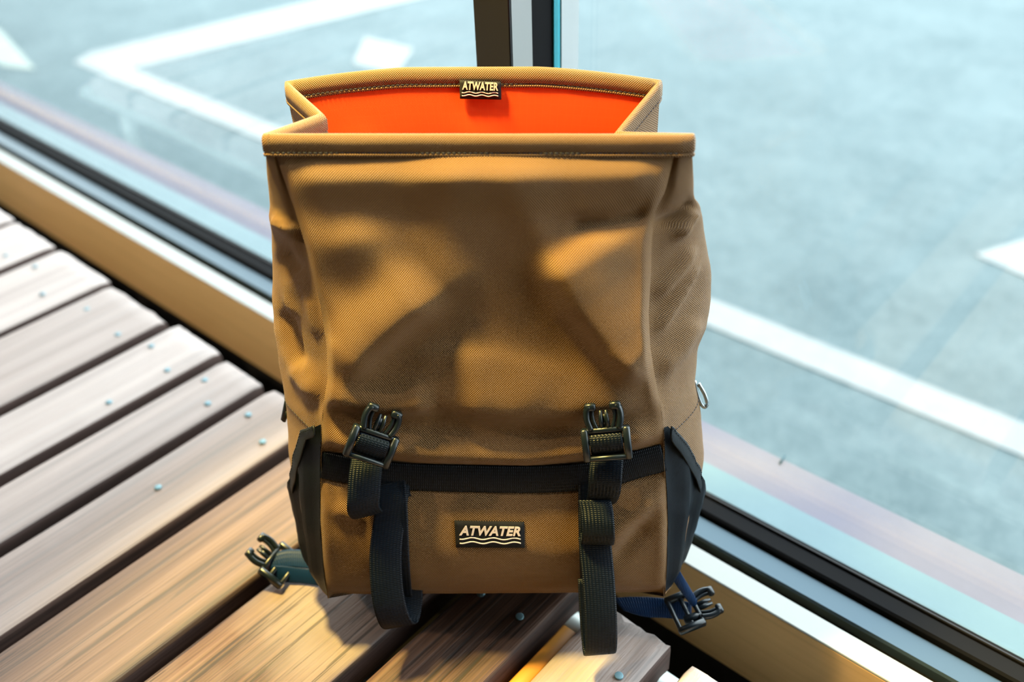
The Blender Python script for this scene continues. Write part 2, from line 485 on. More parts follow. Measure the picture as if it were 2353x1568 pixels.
for k in range(10):
    for rr, zz in ((.0036, -.001), (.0035, .0001), (.0029, .0003)):
        sv.append((rr * math.cos(k * .6283), rr * math.sin(k * .6283), zz))
for k in range(10):
    j = (k + 1) % 10
    sf += [(k * 3, j * 3, j * 3 + 1, k * 3 + 1), (k * 3 + 1, j * 3 + 1, j * 3 + 2, k * 3 + 2)]
sf.append(tuple(k * 3 + 2 for k in range(10)))
smesh = None
for i, (a, c) in enumerate(edges):
    rnd = random.Random(i + 50)
    o = board(a, c, .405 + rnd.uniform(-.004, .002), rnd.uniform(-.0015, .0), i + 3, .012 if i in (12, 13) else .002)
    o['wear'] = [.9, .9, .85, .85, .8, .6, .8, .6, .45, .12, .0, .0, .5, .7, .5, .5][i]
    pts = [onz(*q, 0) for q in screw_px.get(i, [])] or [(a + .2 * (c - a), .345, 0), (a + .75 * (c - a), .348, 0)]
    for p in pts:
        if smesh is None:
            s = mk('screw', sv, sf, M['screw'], o); smesh = s.data
        else:
            s = bpy.data.objects.new('screw', smesh); COL.objects.link(s); s.parent = o
        s.location = Vector((float(p[0]), float(p[1]), BT + .0002)) - BO - Vector(o.location)
for y in (.392, -.45):
    b = MB(); b.tube([(-1.85, y, BT - .046), (.2, y, BT - .046)], .0155, 12)
    o = b.build('rail', M['rail'], bench); o['label'] = 'pale steel tube carrying the boards'
    for v in o.data.vertices: v.co -= BO
b = MB(); b.box((-.2865, .318, BT - .030), (.0072, .056, .018), None, .002)  # added block, its orange stands in for lamplight on timber below
o = b.build('spacer', M['spacer'], bench); o['label'] = 'orange wooden spacer between two boards'
for v in o.data.vertices: v.co -= BO
for x in (-1.7, .1):
    for y in (.392, -.45):
        b = MB(); b.tube([(x, y, BT - .05), (x, y, 0)], .015, 12)
        o = b.build('leg', M['rail'], bench)
        for v in o.data.vertices: v.co -= BO

# ------------------------------------------------------------------ the backpack
LEAN = math.radians(16.5)
_fl, _fr = onz(750, 1378, .045), onz(1530, 1374, .045)
BO_ = (_fl + _fr) / 2
ux = (_fr - _fl) / np.linalg.norm(_fr - _fl)
bk = np.array([-ux[1], ux[0], 0])
wv = math.sin(LEAN) * bk + math.cos(LEAN) * _z
nv = math.cos(LEAN) * bk - math.sin(LEAN) * _z
bag = empty('backpack')
bag.matrix_world = Matrix([[ux[i], nv[i], wv[i], BO_[i]] for i in range(3)] + [[0, 0, 0, 1]])
tag(bag, 'tan roll-top backpack with orange lining, standing open on the bench', 'backpack')

def L(px, py, n=0.0):                     # photograph ray -> bag coordinates (u right, n back, w up) at offset n
    d = ray(px, py)
    t = ((BO_ - CAM) @ nv + n) / (d @ nv)
    P = CAM + d * t - BO_
    return np.array([P @ ux, n, P @ wv])
def w2b(P):
    P = np.asarray(P) - BO_
    return np.array([P @ ux, P @ nv, P @ wv])
U_ = 3130.0                               # photograph pixels to a metre on the front of the bag

class Fold:
    def __init__(s, pts, amp, wl, wr, fade=.25, gain=1.4):
        s.P = np.array([L(*p)[[0, 2]] for p in pts]); s.a = amp / 1000 * gain; s.wl = wl / U_; s.wr = wr / U_; s.fade = fade
        s.seg = np.diff(s.P, axis=0); s.len = np.linalg.norm(s.seg, axis=1); s.cum = np.concatenate([[0], np.cumsum(s.len)])
    def __call__(s, Q):
        best = np.full(len(Q), 1e9); side = np.zeros(len(Q)); par = np.zeros(len(Q)); perp = np.zeros(len(Q)); along = np.zeros(len(Q))
        for i in range(len(s.seg)):
            d = Q - s.P[i]
            t = np.clip(d @ s.seg[i] / s.len[i] ** 2, 0, 1)
            e = d - t[:, None] * s.seg[i]
            r = np.linalg.norm(e, axis=1)
            pp = np.abs(s.seg[i][0] * d[:, 1] - s.seg[i][1] * d[:, 0]) / s.len[i]
            al = np.sqrt(np.maximum(r * r - pp * pp, 0))
            cr = s.seg[i][0] * d[:, 1] - s.seg[i][1] * d[:, 0]
            m = r < best
            best[m] = r[m]; perp[m] = pp[m]; along[m] = al[m]; side[m] = np.sign(cr[m]); par[m] = (s.cum[i] + t[m] * s.len[i]) / s.cum[-1]
        wd = np.where(side > 0, s.wl, s.wr)
        f = np.exp(-(perp / wd) ** 2 - (along / (.5 * (s.wl + s.wr))) ** 2)
        k = np.ones_like(par)
        if s.fade > 0:
            k = np.clip(np.minimum(par, 1 - par) / s.fade, 0, 1); k = .25 + .75 * k * k * (3 - 2 * k)
        return s.a * f * k
# crest lines: left-hand side of the drawing direction first
FRONT = [Fold(p, a, l, r, f) for p, a, l, r, f in [
    ([(650, 405), (900, 400), (1100, 392), (1540, 400)], 3.5, 40, 60, .1),
    ([(690, 570), (820, 552), (940, 560)], 4.2, 50, 70, .45),
    ([(770, 880), (850, 790), (930, 720), (1025, 650)], 10, 95, 42, .25),
    ([(690, 690), (740, 740), (760, 800)], -3, 30, 30, .3),
    ([(1258, 545), (1335, 690), (1415, 790), (1505, 865)], 13, 150, 45, .2),
    ([(1290, 515), (1400, 512), (1505, 480)], -4, 16, 22, .2),
    ([(880, 845), (1020, 812), (1150, 820), (1330, 865)], 2.2, 26, 80, .3),
    ([(1000, 915), (1150, 935), (1330, 935), (1520, 900)], 7, 110, 34, .2),
    ([(900, 398), (1100, 388), (1320, 398)], 4.5, 40, 250, .35),
    ([(742, 905), (880, 930), (1010, 920)], 6.5, 50, 26, .2),
    ([(742, 1005), (850, 1020), (1000, 1040), (1200, 1046), (1340, 1030), (1520, 985)], 6.5, 38, 26, .08),
    ([(735, 1070), (860, 1090), (960, 1098), (1250, 1102), (1380, 1090), (1532, 1055)], -5.5, 38, 38, 0),
    ([(760, 1230), (950, 1250), (1300, 1250), (1510, 1230)], 7, 110, 120, .25),
    ([(1380, 1235), (1520, 1125)], 3.5, 22, 26, .3),
    ([(1400, 1290), (1500, 1190)], -2.5, 20, 20, .3),
    ([(760, 1165), (850, 1185)], 2.5, 22, 22, .3),
]]
SIDE = [Fold(p, a, l, r, f, 2.0 if p[0][0] > 1100 else 1.35) for p, a, l, r, f in [
    ([(1505, 775), (1560, 705), (1622, 620)], 3, 14, 14, .2),
    ([(1500, 690), (1560, 640), (1610, 580)], 3, 16, 18, .2),
    ([(1515, 520), (1570, 505), (1610, 470)], -3.2, 16, 16, .2),
    ([(1560, 560), (1585, 520), (1610, 490)], 4, 18, 14, .2),
    ([(1500, 860), (1560, 830), (1620, 760)], 3.5, 30, 34, .2),
    ([(612, 510), (650, 528), (690, 525)], 4.5, 12, 22, .2),
    ([(630, 590), (680, 640)], -3.5, 26, 26, .2),
    ([(632, 740), (670, 830), (690, 870)], -6, 26, 28, .2),
    ([(628, 690), (660, 780), (700, 880)], 3, 12, 12, .2),
    ([(645, 870), (700, 905), (745, 900)], 4, 40, 30, .2),
    ([(700, 690), (735, 780)], 3, 16, 16, .2),
]]
def front_n(u, w):                        # offset of the front panel's surface
    Q = np.column_stack([np.atleast_1d(u), np.atleast_1d(w)])
    d = sum(f(Q) for f in FRONT)
    ww = Q[:, 1]
    d = d * np.clip((.352 - ww) / .02, 0, 1) * np.clip((ww + .002) / .025, 0, 1)
    for i in range(len(Q)):
        d[i] += .0006 * noise.noise((Q[i, 0] * 45, Q[i, 1] * 45, 2.0)) * min(1, max(0, (.345 - ww[i]) / .02))
    n = -d + .007 * np.exp(-(ww / .007) ** 2)
    return n
def SF(px, py, off=0.0):                  # point on the front surface under a photograph pixel, lifted off it
    p = L(px, py)
    for _ in range(4):
        n = front_n(p[0], p[2])[0] - off
        p = L(px, py, n)
    return p

def curve(pts):                           # pixel list (px, py, n) -> arrays of w, u, n sorted by w
    A = sorted([tuple(L(p[0], p[1], p[2] if len(p) > 2 else 0.0)) for p in pts], key=lambda a: a[2])
    A = np.array(A)
    return lambda w: np.array([np.interp(w, A[:, 2], A[:, 0]), np.interp(w, A[:, 2], A[:, 1])])
fsl = curve([(620, 310), (632, 357), (675, 480), (705, 580), (735, 700), (750, 800), (752, 870), (738, 960), (738, 1000), (735, 1100), (735, 1200), (742, 1300), (752, 1376)])
fsr = curve([(1566, 310), (1550, 357), (1530, 440), (1504, 490), (1498, 560), (1496, 640), (1491, 720), (1495, 800), (1508, 880), (1524, 955), (1527, 1020), (1532, 1130), (1535, 1200), (1533, 1300), (1529, 1372)])
ocl = curve([(608, 310, .002), (611, 357, .003), (620, 480, .02), (627, 620, .04), (626, 680, .045), (632, 760, .045), (645, 850, .045), (656, 920, .045), (660, 960, .05), (664, 1050, .05), (670, 1100, .05), (688, 1180, .05), (698, 1250, .05), (726, 1330, .042), (752, 1374, .022)])
ocr = curve([(1592, 310, .002), (1591, 357, .003), (1595, 440, .012), (1612, 490, .03), (1626, 580, .04), (1632, 640, .045), (1630, 690, .045), (1618, 760, .045), (1600, 805, .045), (1597, 880, .045), (1611, 960, .05), (1617, 1040, .05), (1610, 1120, .05), (1592, 1190, .05), (1576, 1250, .05), (1553, 1325, .042), (1529, 1370, .022)])
RIM = {'fl': L(608, 310, .002), 'fr': L(1592, 310, .002), 'tl': L(737, 264, .05), 'tr': L(1420, 305, .05), 'bl': L(657, 190, .095), 'br': L(1517, 187, .095)}
NB = .095
ROWS = 96
TS = np.linspace(0, 1, ROWS)
def sm(x, a, b):
    x = min(1, max(0, (x - a) / (b - a))); return x * x * (3 - 2 * x)
def gusset_ctrl(t, left):
    oc, fs = (ocl, fsl) if left else (ocr, fsr)
    s = -1 if left else 1
    rf, rt, rb = (RIM['fl'], RIM['tl'], RIM['bl']) if left else (RIM['fr'], RIM['tr'], RIM['br'])
    w0 = t * rf[2]
    a = fs(w0); P0 = np.array([a[0], a[1], w0])
    a = oc(w0); P1 = np.array([a[0], a[1], w0])
    k = sm(t, .70, 1.0)
    ou = oc(t * rf[2])[0]
    low = sm(t, .0, .25)
    Pm = np.array([ou * (.95 if t > .45 else .90 + .05 * t / .45), .078, t * rf[2]])
    P2 = Pm * (1 - k) + rt * k if k < 1 else rt.copy()
    P2[2] = t * (rf[2] * (1 - k) + rt[2] * k)
    nb = .132 * (1 - sm(t, .25, 1)) + NB * sm(t, .25, 1)
    kb = sm(t, .55, 1)
    bu = ou * (.86 - .10 * (1 - low))
    P3 = np.array([bu * (1 - kb) + rb[0] * kb, nb, t * rb[2] - .006 * (1 - sm(t, 0, .1))])
    return P0, P1, P2, P3
def cr_eval(C, x, blend):
    n = len(C) - 1
    Q = [2 * C[0] - C[1]] + list(C) + [2 * C[-1] - C[-2]]
    i = min(int(x * n), n - 1); t = x * n - i
    a, b, c, d = Q[i:i + 4]
    sm_ = .5 * (2 * b + (c - a) * t + (2 * a - 5 * b + 4 * c - d) * t * t + (3 * b - a - 3 * c + d) * t ** 3)
    return sm_ * blend + (b * (1 - t) + c * t) * (1 - blend)
NG = 36
def gusset_row(t, left, disp=True):
    C = gusset_ctrl(t, left)
    bl = 1 - .92 * sm(t, .80, .97)
    R = np.array([cr_eval(C, k / NG, bl) for k in range(NG + 1)])
    if disp:
        s = -1 if left else 1
        Tn = np.gradient(R[:, :2], axis=0)
        Nn = np.column_stack([-Tn[:, 1], Tn[:, 0]]) * (-s)
        Nn = np.column_stack([Tn[:, 1], -Tn[:, 0]]) * s
        Nn /= np.linalg.norm(Nn, axis=1)[:, None] + 1e-9
        # outward must point away from the bag's middle
        mid = np.array([0, .06])
        for k in range(len(R)):
            if Nn[k] @ (R[k, :2] - mid) < 0 and t < .75: Nn[k] *= -1
        d = sum(f(R[:, [0, 2]]) for f in SIDE)
        x = np.arange(NG + 1) / NG
        d = d * np.exp(-(x / .62) ** 6) * np.clip(x / .06, 0, 1) * (1 - sm(t, .86, .95)) * sm(t, .02, .1)
        d = d + .0008 * np.array([noise.noise((R[k, 0] * 60, R[k, 1] * 60, R[k, 2] * 60)) for k in range(NG + 1)]) * (1 - sm(t, .9, .97))
        d = d - (.0014 + .0022 * sm(t, .6, .85)) * np.exp(-((x - .02) / .04) ** 2)
        R[:, :2] += Nn * d[:, None]
    return R
NF = 110
def front_row(t):
    wl, wr = t * RIM['fl'][2], t * RIM['fr'][2]
    a, c = fsl(wl)[0], fsr(wr)[0]
    x = np.linspace(0, 1, NF + 1)
    u = a + (c - a) * x; w = wl + (wr - wl) * x
    n = front_n(u, w)
    e = np.minimum(x, 1 - x) * (c - a)
    n = n * np.clip(e / .006, .0, 1) ** .5 + .0012 * np.exp(-(e / .0022) ** 2) - .0003 * np.exp(-((e - .006) / .003) ** 2) * (1 if t < .96 else 0)
    return np.column_stack([u, n, w])
NBK = 40
def back_row(t):
    A = gusset_ctrl(t, False)[3]; B = gusset_ctrl(t, True)[3]
    x = np.linspace(0, 1, NBK + 1)
    R = A[None] * (1 - x[:, None]) + B[None] * x[:, None]
    bump = 4 * x * (1 - x)
    R[:, 1] += .004 * bump * t
    R[:, 2] += .0095 * np.minimum(1, bump * 1.15) * sm(t, .8, 1)
    return R
def grid(name, rows, m, parent, flip=False, uvo=(0, 0)):
    R = np.array(rows); a, b = R.shape[:2]
    F = []
    for i in range(a - 1):
        for j in range(b - 1):
            f = (i * b + j, i * b + j + 1, (i + 1) * b + j + 1, (i + 1) * b + j)
            F.append(f[::-1] if flip else f)
    mid = a // 2
    du = np.concatenate([[0], np.cumsum(np.linalg.norm(np.diff(R[mid], axis=0), axis=1))])
    dv = np.concatenate([[0], np.cumsum(np.linalg.norm(np.diff(R[:, b // 2], axis=0), axis=1))])
    UV = [(du[j], dv[i]) for i in range(a) for j in range(b)]
    return mk(name, R.reshape(-1, 3), F, m, parent, UV)
fp = grid('front_panel', [front_row(t) for t in TS], M['tan'], bag)
gl_rows = [gusset_row(t, True) for t in TS]
gr_rows = [gusset_row(t, False) for t in TS]
o = grid('side_panel', gl_rows, M['tan'], bag, True); o['label'] = 'tan side panel on the left, in shade'
o = grid('side_panel', gr_rows, M['tan'], bag); o['label'] = 'tan side panel on the right, lit by the window'
grid('back_panel', [back_row(t) for t in TS], M['tan'], bag)
ring0 = np.vstack([front_row(0), gusset_row(0, False)[1:], back_row(0)[1:], gusset_row(0, True)[::-1][1:-1]])
c0 = ring0.mean(0)
nr = len(ring0)
V = list(ring0) + list(c0 + (ring0 - c0) * .6 + np.array([0, 0, -.001])) + [c0 + np.array([0, 0, -.001])]
F = [(i, (i + 1) % nr, nr + (i + 1) % nr, nr + i) for i in range(nr)] + [(nr + i, nr + (i + 1) % nr, 2 * nr) for i in range(nr)]
mk('base', V, [f[::-1] for f in F], M['tan'], bag, [(v[0], v[1]) for v in V])

def full_ring(t, disp=False):
    wl, wr = t * RIM['fl'][2], t * RIM['fr'][2]
    a, c = fsl(wl), fsr(wr)
    x = np.linspace(0, 1, 41)
    u, w = a[0] + (c[0] - a[0]) * x, wl + (wr - wl) * x
    f = np.column_stack([u, front_n(u, w) if disp else np.zeros(41), w])
    return np.vstack([f, gusset_row(t, False, disp)[1:], back_row(t)[1:], gusset_row(t, True, disp)[::-1][1:-1]])
def ring_normals(R):
    T = np.roll(R, -1, 0) - np.roll(R, 1, 0)
    Nn = np.column_stack([T[:, 1], -T[:, 0], np.zeros(len(R))])
    Nn /= np.linalg.norm(Nn, axis=1)[:, None] + 1e-9
    return Nn
# lining: the inside of the upper bag
def inset(R, d):
    return R - ring_normals(R) * d
lr = []
for t in np.linspace(.55, .972, 26):
    R = full_ring(t, True)
    R = R - ring_normals(R) * .0028
    k_ = 1 - sm(t, .86, .972)
    R[:, 0] *= 1 - .07 * k_
    bk_ = np.zeros(len(R), bool); bk_[41 + NG:41 + NG + NBK] = True
    R[:, 1] = np.where(bk_, R[:, 1] - .0012 * k_, .05 + (R[:, 1] - .05) * (1 - .14 * k_))
    lr.append(R)
V = []; F = []; UV = []
n_ = len(lr[0])
du = np.concatenate([[0], np.cumsum(np.linalg.norm(np.diff(lr[-1], axis=0), axis=1))])
for i, R in enumerate(lr):
    for j, p in enumerate(R):
        q = p.copy()
        # gentle wrinkles in the loose lining
        q[1] -= .0065 * max(0, noise.noise((p[0] * 22 + 3, p[2] * 30, 1.5))) * (1 if p[1] > .07 else 0) * min(1, max(0, (22 - i) / 6))
        V.append(q); UV.append((du[j], i * .0063))
for i in range(len(lr) - 1):
    for j in range(n_):
        F.append((i * n_ + j, (i + 1) * n_ + j, (i + 1) * n_ + (j + 1) % n_, i * n_ + (j + 1) % n_))
V.append(lr[0].mean(0)); UV.append((0, 0))
F += [((j + 1) % n_, len(V) - 1, j) for j in range(n_)]
o = mk('lining', V, F, M['orange'], bag, UV); o['label'] = 'bright orange lining cloth inside the bag'

# folded hem round the mouth, with its stitch groove
R = full_ring(1.0)
Nn = ring_normals(R)
prof = [(-.0036, -.0138), (-.0039, -.0118), (-.0030, -.0111), (-.0041, -.0102), (-.0040, -.003), (-.0026, -.0004), (-.0010, .0010), (.0010, .0010), (.0022, -.0004), (.0030, -.003), (.0029, -.0102), (.0018, -.0110), (.0028, -.0118), (.0026, -.0136), (.0004, -.0140)]
q = len(prof); V = []; F = []; UV = []
du = np.concatenate([[0], np.cumsum(np.linalg.norm(np.diff(R, axis=0), axis=1))])
pl = np.concatenate([[0], np.cumsum([math.dist(prof[i], prof[i + 1]) for i in range(q - 1)])])
nR = len(R)
for i in range(nR):
    for k, (a, c) in enumerate(prof):
        wobble = .0006 * noise.noise((R[i, 0] * 30, R[i, 1] * 30, c * 60))
        V.append(R[i] + Nn[i] * (a + wobble) + np.array([0, 0, c])); UV.append((du[i], pl[k]))
for i in range(nR):
    j = (i + 1) % nR
    for k in range(q):
        k2 = (k + 1) % q
        F.append((i * q + k, i * q + k2, j * q + k2, j * q + k))
mk('hem', V, F, M['tan'], bag, UV)
def dashes(name, P, r, parent, m, dash=.0026, gap=.0009):
    P = [np.asarray(p) for p in P]; b = MB()
    d = np.concatenate([[0], np.cumsum([np.linalg.norm(P[i + 1] - P[i]) for i in range(len(P) - 1)])])
    at = lambda s: np.array([np.interp(s, d, [p[k] for p in P]) for k in range(3)])
    s = 0
    while s + dash < d[-1]:
        b.tube([at(s), at(s + dash / 2), at(s + dash)], [r * .6, r, r * .6], 5); s += dash + gap
    return tag(b.build(name, m, parent), kind='stuff')
dashes('stitching', [p + n * .0027 + np.array([0, 0, -.0110]) for p, n in zip(R, Nn)][0:41], .00032, bag, M['stitch'])
bi = range(41 + NG, 41 + NG + NBK)
dashes('stitching', [R[i] - Nn[i] * .0038 + np.array([0, 0, -.0111]) for i in bi], .00032, bag, M['stitch'])
dashes('stitching', [R[i] + Nn[i] * .0027 + np.array([0, 0, -.0110]) for i in range(41 + NG // 2 + 3, 41 + NG)], .00032, bag, M['stitch'])
# seams across the side panels
for rows, left in ((gl_rows, True), (gr_rows, False)):
    pts = []
    px = [(735, 975), (700, 948), (662, 922)] if left else [(1526, 967), (1560, 950), (1590, 922)]
    tt = [L(*p, .03)[2] / RIM['fl'][2] for p in px]
    for k in range(0, 22):
        x = k / NG
        t = np.interp(x, [0, .2, .45, .7], [tt[0], tt[1], tt[2], tt[2]])
        i = min(ROWS - 1, max(0, int(round(t * (ROWS - 1)))))
        f = t * (ROWS - 1); i = int(f); p = rows[i][k] * (1 - f + i) + rows[i + 1][k] * (f - i)
        c = np.array([0, .06, p[2]]); d = p - c; d /= np.linalg.norm(d)
        pts.append(p + d * .0004)
    dashes('stitching', pts, .00032, bag, M['stitch'])

# ---- side pockets
def side_pocket(rows, left):
    s = -1 if left else 1
    K = 26; J = 30
    def top(x):                            # height of the pocket mouth along the gusset, as t
        a = L(737, 985)[2] if left else L(1526, 975)[2]
        c = L(674, 1140, .05)[2] if left else L(1606, 1120, .05)[2]
        if left:
            X_, Y_ = [0, .11, .15, .20, .33, .72], [(737, 975), (705, 985), (695, 1030), (683, 1075), (668, 1135), (680, 1180)]
        else:
            X_, Y_ = [.03, .12, .18, .27, .33, .72], [(1545, 970), (1570, 1012), (1585, 1052), (1605, 1098), (1612, 1128), (1600, 1180)]
        return np.interp(x, X_, [L(px_, py_, .05 * min(1, q_ / .3))[2] for q_, (px_, py_) in zip(X_, Y_)]) / RIM['fl'][2]
    def pt(x, t, off):
        f = min(max(t, 0), .999) * (ROWS - 1); i = int(f); g_ = x * NG; k = min(int(g_), NG - 1)
        def at(r): return r[k] * (1 - g_ + k) + r[k + 1] * (g_ - k)
        p = at(rows[i]) * (1 - f + i) + at(rows[min(i + 1, ROWS - 1)]) * (f - i)
        q0, q1 = at(rows[i]), rows[i][min(k + 1, NG)]
        T = rows[i][min(k + 2, NG)] - rows[i][max(k - 1, 0)]
        nn = np.array([T[1], -T[0], 0]); nn /= np.linalg.norm(nn) + 1e-9
        if nn[0] * s < 0 and abs(nn[0]) > .05 or (abs(nn[0]) <= .05 and nn[1] > 0): nn = -nn
        return p + nn * off
    xs = np.linspace(.004, .72, K)
    R = []
    for j in range(J):
        v = j / (J - 1); row = []
        for x in xs:
            t = .004 + (top(x) - .004) * v
            off = .0008 + .0035 * math.sin(min(1, x / .25) * math.pi / 2) * (.35 + .65 * v)
            off += .0034 * math.exp(-((x - .11) / .035) ** 2) - .0030 * math.exp(-((x - .20) / .035) ** 2) + .0030 * math.exp(-((x - .30) / .05) ** 2)
            off *= sm(v, -.02, .12) * .9 + .1
            off *= 1 - .55 * sm(x, .22, .36)
            off += .0008 * noise.noise((x * 14, v * 7, 3 if left else 8))
            row.append(pt(x, t, off))
        R.append(row)
    o = grid('side_pocket', R, M['pocket'], bag, left)
    # turned binding along the mouth
    A, B = [], []
    for k, x in enumerate(np.linspace(0.02, .72, 40)):
        t = top(x)
        rf = .0008 * math.sin(k * 1.9) * (x > .15)
        A.append(pt(x, t + .004, .0058 - .0045 * sm(x, .15, .33) + rf)); B.append(pt(max(.005, x - .045), t - .010, .0062 - .0035 * sm(x, .15, .33)))
    strip('pocket_binding', A, B, M['pocket2'], o, .0014, 1)
    st = [a * .8 + b_ * .2 for a, b_ in zip(A, B)]
    T = np.gradient(np.array(st), axis=0)
    dashes('stitching', [p + np.array([s * .0010, -.0008, 0]) for p in st], .0004, o, M['web'])
    return o
M['pocket2'] = weave_mat('black_binding_tape', (.014, .018, .022), (.007, .009, .011), .001, .3, .34)
o = side_pocket(gl_rows, True); o['label'] = 'black pocket on the left side'
o = side_pocket(gr_rows, False); o['label'] = 'black pocket on the right side'

# ---- horizontal compression webbing
WB = .0222
def front_strap(name, px, off, m, parent, width=WB, sub=10):
    P = smooth_path([np.array(p, float) for p in px], sub)
    A, B = [], []
    for i, p in enumerate(P):
        a = P[max(0, i - 1)]; b_ = P[min(len(P) - 1, i + 1)]
        d = np.array(b_) - np.array(a); d /= np.linalg.norm(d)
        c = L(*p)
        dl = np.array([d[0], -d[1]]); nl = np.array([-dl[1], dl[0]])
        for E, s in ((A, 1), (B, -1)):
            u, w = c[0] + nl[0] * s * width / 2, c[2] + nl[1] * s * width / 2
            E.append((u, w))
    allp = np.array(A + B); nn = front_n(allp[:, 0], allp[:, 1])
    m_ = len(A)
    cen = front_n((np.array(A)[:, 0] + np.array(B)[:, 0]) / 2, (np.array(A)[:, 1] + np.array(B)[:, 1]) / 2)
    lv = np.minimum.reduce([nn[:m_], nn[m_:], cen])
    lv = np.convolve(np.pad(lv, 4, mode='edge'), np.ones(9) / 9, 'valid')
    A3 = [(a[0], l - off, a[1]) for a, l in zip(A, lv)]
    B3 = [(a[0], l - off, a[1]) for a, l in zip(B, lv)]
    return strip(name, A3, B3, m, parent, .0016, 1)
cs = front_strap('compression_strap', [(737, 1071), (800, 1083), (870, 1092), (960, 1098), (1100, 1101), (1250, 1102), (1380, 1092), (1460, 1072), (1526, 1055)], .0012, M['web'], bag)
cs['label'] = 'black webbing across the front'
for px in ([(896, 1095), (905, 1150), (912, 1250), (915, 1376)], [(1364, 1085), (1362, 1180), (1364, 1280), (1368, 1374)]):
    front_strap('sewn_strap', px, .0030, M['web'], bag)

# ---- side-release buckles
def buckle(O, X, Y, Z, parent, label=None, s=1.0, pz=-.1):
    """O centre of the ladder frame, X across, Y towards the prongs, Z out; bag coordinates"""
    X, Y, Z = [np.asarray(a, float) / np.linalg.norm(a) for a in (X, Y, Z)]
    P = lambda x, y, z=0: np.asarray(O) + s * (X * x + Y * y + Z * z)
    ax = np.array([X, Y, Z])
    b = MB()
    b.box(P(-.0148, 0, 0), s * np.array([.0025, .0122, .0038]), ax, .0011 * s)
    b.box(P(.0148, 0, 0), s * np.array([.0025, .0122, .0038]), ax, .0011 * s)
    b.box(P(0, -.0100, .0010), s * np.array([.0150, .0019, .0022]), ax, .0010 * s)
    b.box(P(0, .0102, -.0002), s * np.array([.0150, .0020, .0026]), ax, .0010 * s)
    b.box(P(0, .0015, -.0012), s * np.array([.0140, .0020, .0014]), ax, .0008 * s)
    o = b.build('buckle', M['plastic'], parent)
    if label: o['label'] = label
    for sd in (-1, 1):
        b = MB()
        path = [P(sd * .0098, .0110), P(sd * .0113, .0160), P(sd * .0119, .0200), P(sd * .0113, .0250), P(sd * .0090, .0285)]
        b.tube(smooth_path(path, 4), [s * .0025] * 13 + [s * .0027] * 3 + [s * .0022], 8, 1.25, Z)
        path = [P(sd * .0052, .0112), P(sd * .0072, .0165), P(sd * .0079, .0215), P(sd * .0072, .0272)]
        b.tube(smooth_path(path, 4), s * .0014, 7, 1.4, Z)
        b.box(P(sd * .0088, .0275), s * np.array([.0040, .0027, .0028]), ax, .001 * s)
        b.build('prong', M['plastic'], o)
    b = MB()
    for x in (-.0023, .0023):
        b.tube([P(x, .0108), P(x, .0180), P(x * .8, .0245)], [s * .0017, s * .0016, s * .0012], 7, 1.2, Z)
    b.box(P(0, .0165, -.0006), s * np.array([.0030, .0050, .0006]), ax)
    b.build('guide_tongue', M['plastic'], o)
    return o
def bag_axes(px0, px1, n0, n1):
    """axis from one photographed point to another, in bag coordinates"""
    return L(*px1, n1) - L(*px0, n0)
def hang_buckle(c, top, lift, label, turn):
    O = SF(c[0], c[1], lift)
    Tp = SF(top[0], top[1], .004)
    Y = Tp - O
    X = np.array([1, turn, 0.0]); X = X - Y * (X @ Y) / (Y @ Y)
    Z = np.cross(X, Y)
    if Z[1] > 0: Z = -Z
    o = buckle(O, X, Y, Z, bag, label)
    return O, X / np.linalg.norm(X), Y / np.linalg.norm(Y), Z / np.linalg.norm(Z), o
BL_ = hang_buckle((853, 1026), (882, 952), .013, 'black plastic buckle on the left front strap', .25)
BR_ = hang_buckle((1394, 1020), (1385, 940), .013, 'black plastic buckle on the right front strap', -.1)
def wrap(B):                               # webbing threaded over the middle bar of the ladder
    O, X, Y, Z, o = B
    P = lambda x, y, z: O + X * x + Y * y + Z * z
    pth = [(.0076, -.004), (.0074, .0008), (.0050, .0030), (.0015, .0034), (-.003, .0022), (-.0068, -.0005), (-.0085, -.003)]
    strip('threaded_webbing', [P(-.0116, y, z) for y, z in pth], [P(.0116, y, z) for y, z in pth], M['web'], o, .0014, 5)
wrap(BL_); wrap(BR_)

def loop_strap(name, C, label, width=.0240, sub=7, wx=None):
    """C: list of (px, py, n, tilt) centre points; the width runs along u, turned by tilt towards n"""
    P = [L(c[0], c[1], c[2]) for c in C]
    P = smooth_path(P, sub)
    tl = np.interp(np.linspace(0, len(C) - 1, len(P)), range(len(C)), [c[3] for c in C])
    sl = np.interp(np.linspace(0, len(C) - 1, len(P)), range(len(C)), [c[4] if len(c) > 4 else 0 for c in C])
    A, B = [], []
    for p, t, s in zip(P, tl, sl):
        d = np.array([math.cos(t) * math.cos(s), math.sin(t), math.sin(s) * math.cos(t)])
        A.append(p - d * width / 2); B.append(p + d * width / 2)
    o = strip(name, A, B, M['web'], bag, .0015, 1)
    o['label'] = label
    return o
# left: short curl below the buckle, then the long folded tail
nl = SF(840, 1062, .0)[1]
loop_strap('strap_end', [(846, 1050, nl - .013, .25, -.12), (840, 1085, nl - .020, .30, -.05), (836, 1140, nl - .026, .35, 0), (836, 1172, nl - .025, .4, 0), (850, 1184, nl - .018, .45, 0), (868, 1165, nl - .010, .45, 0), (885, 1130, nl - .006, .35, 0), (903, 1122, nl - .006, .3, 0), (915, 1145, nl - .009, .25, 0)], 'curled end of the left front strap')
loop_strap('strap_tail', [(905, 1112, nl - .007, .15), (901, 1150, nl - .013, .18), (894, 1200, nl - .017, .22), (886, 1270, nl - .025, .26), (889, 1350, nl - .032, .28), (899, 1405, nl - .034, .28), (913, 1436, nl - .029, .28), (928, 1432, nl - .018, .28), (936, 1380, nl - .008, .25), (933, 1300, nl - .003, .2), (920, 1200, nl - .003, .15)], 'long folded tail of the left front strap')
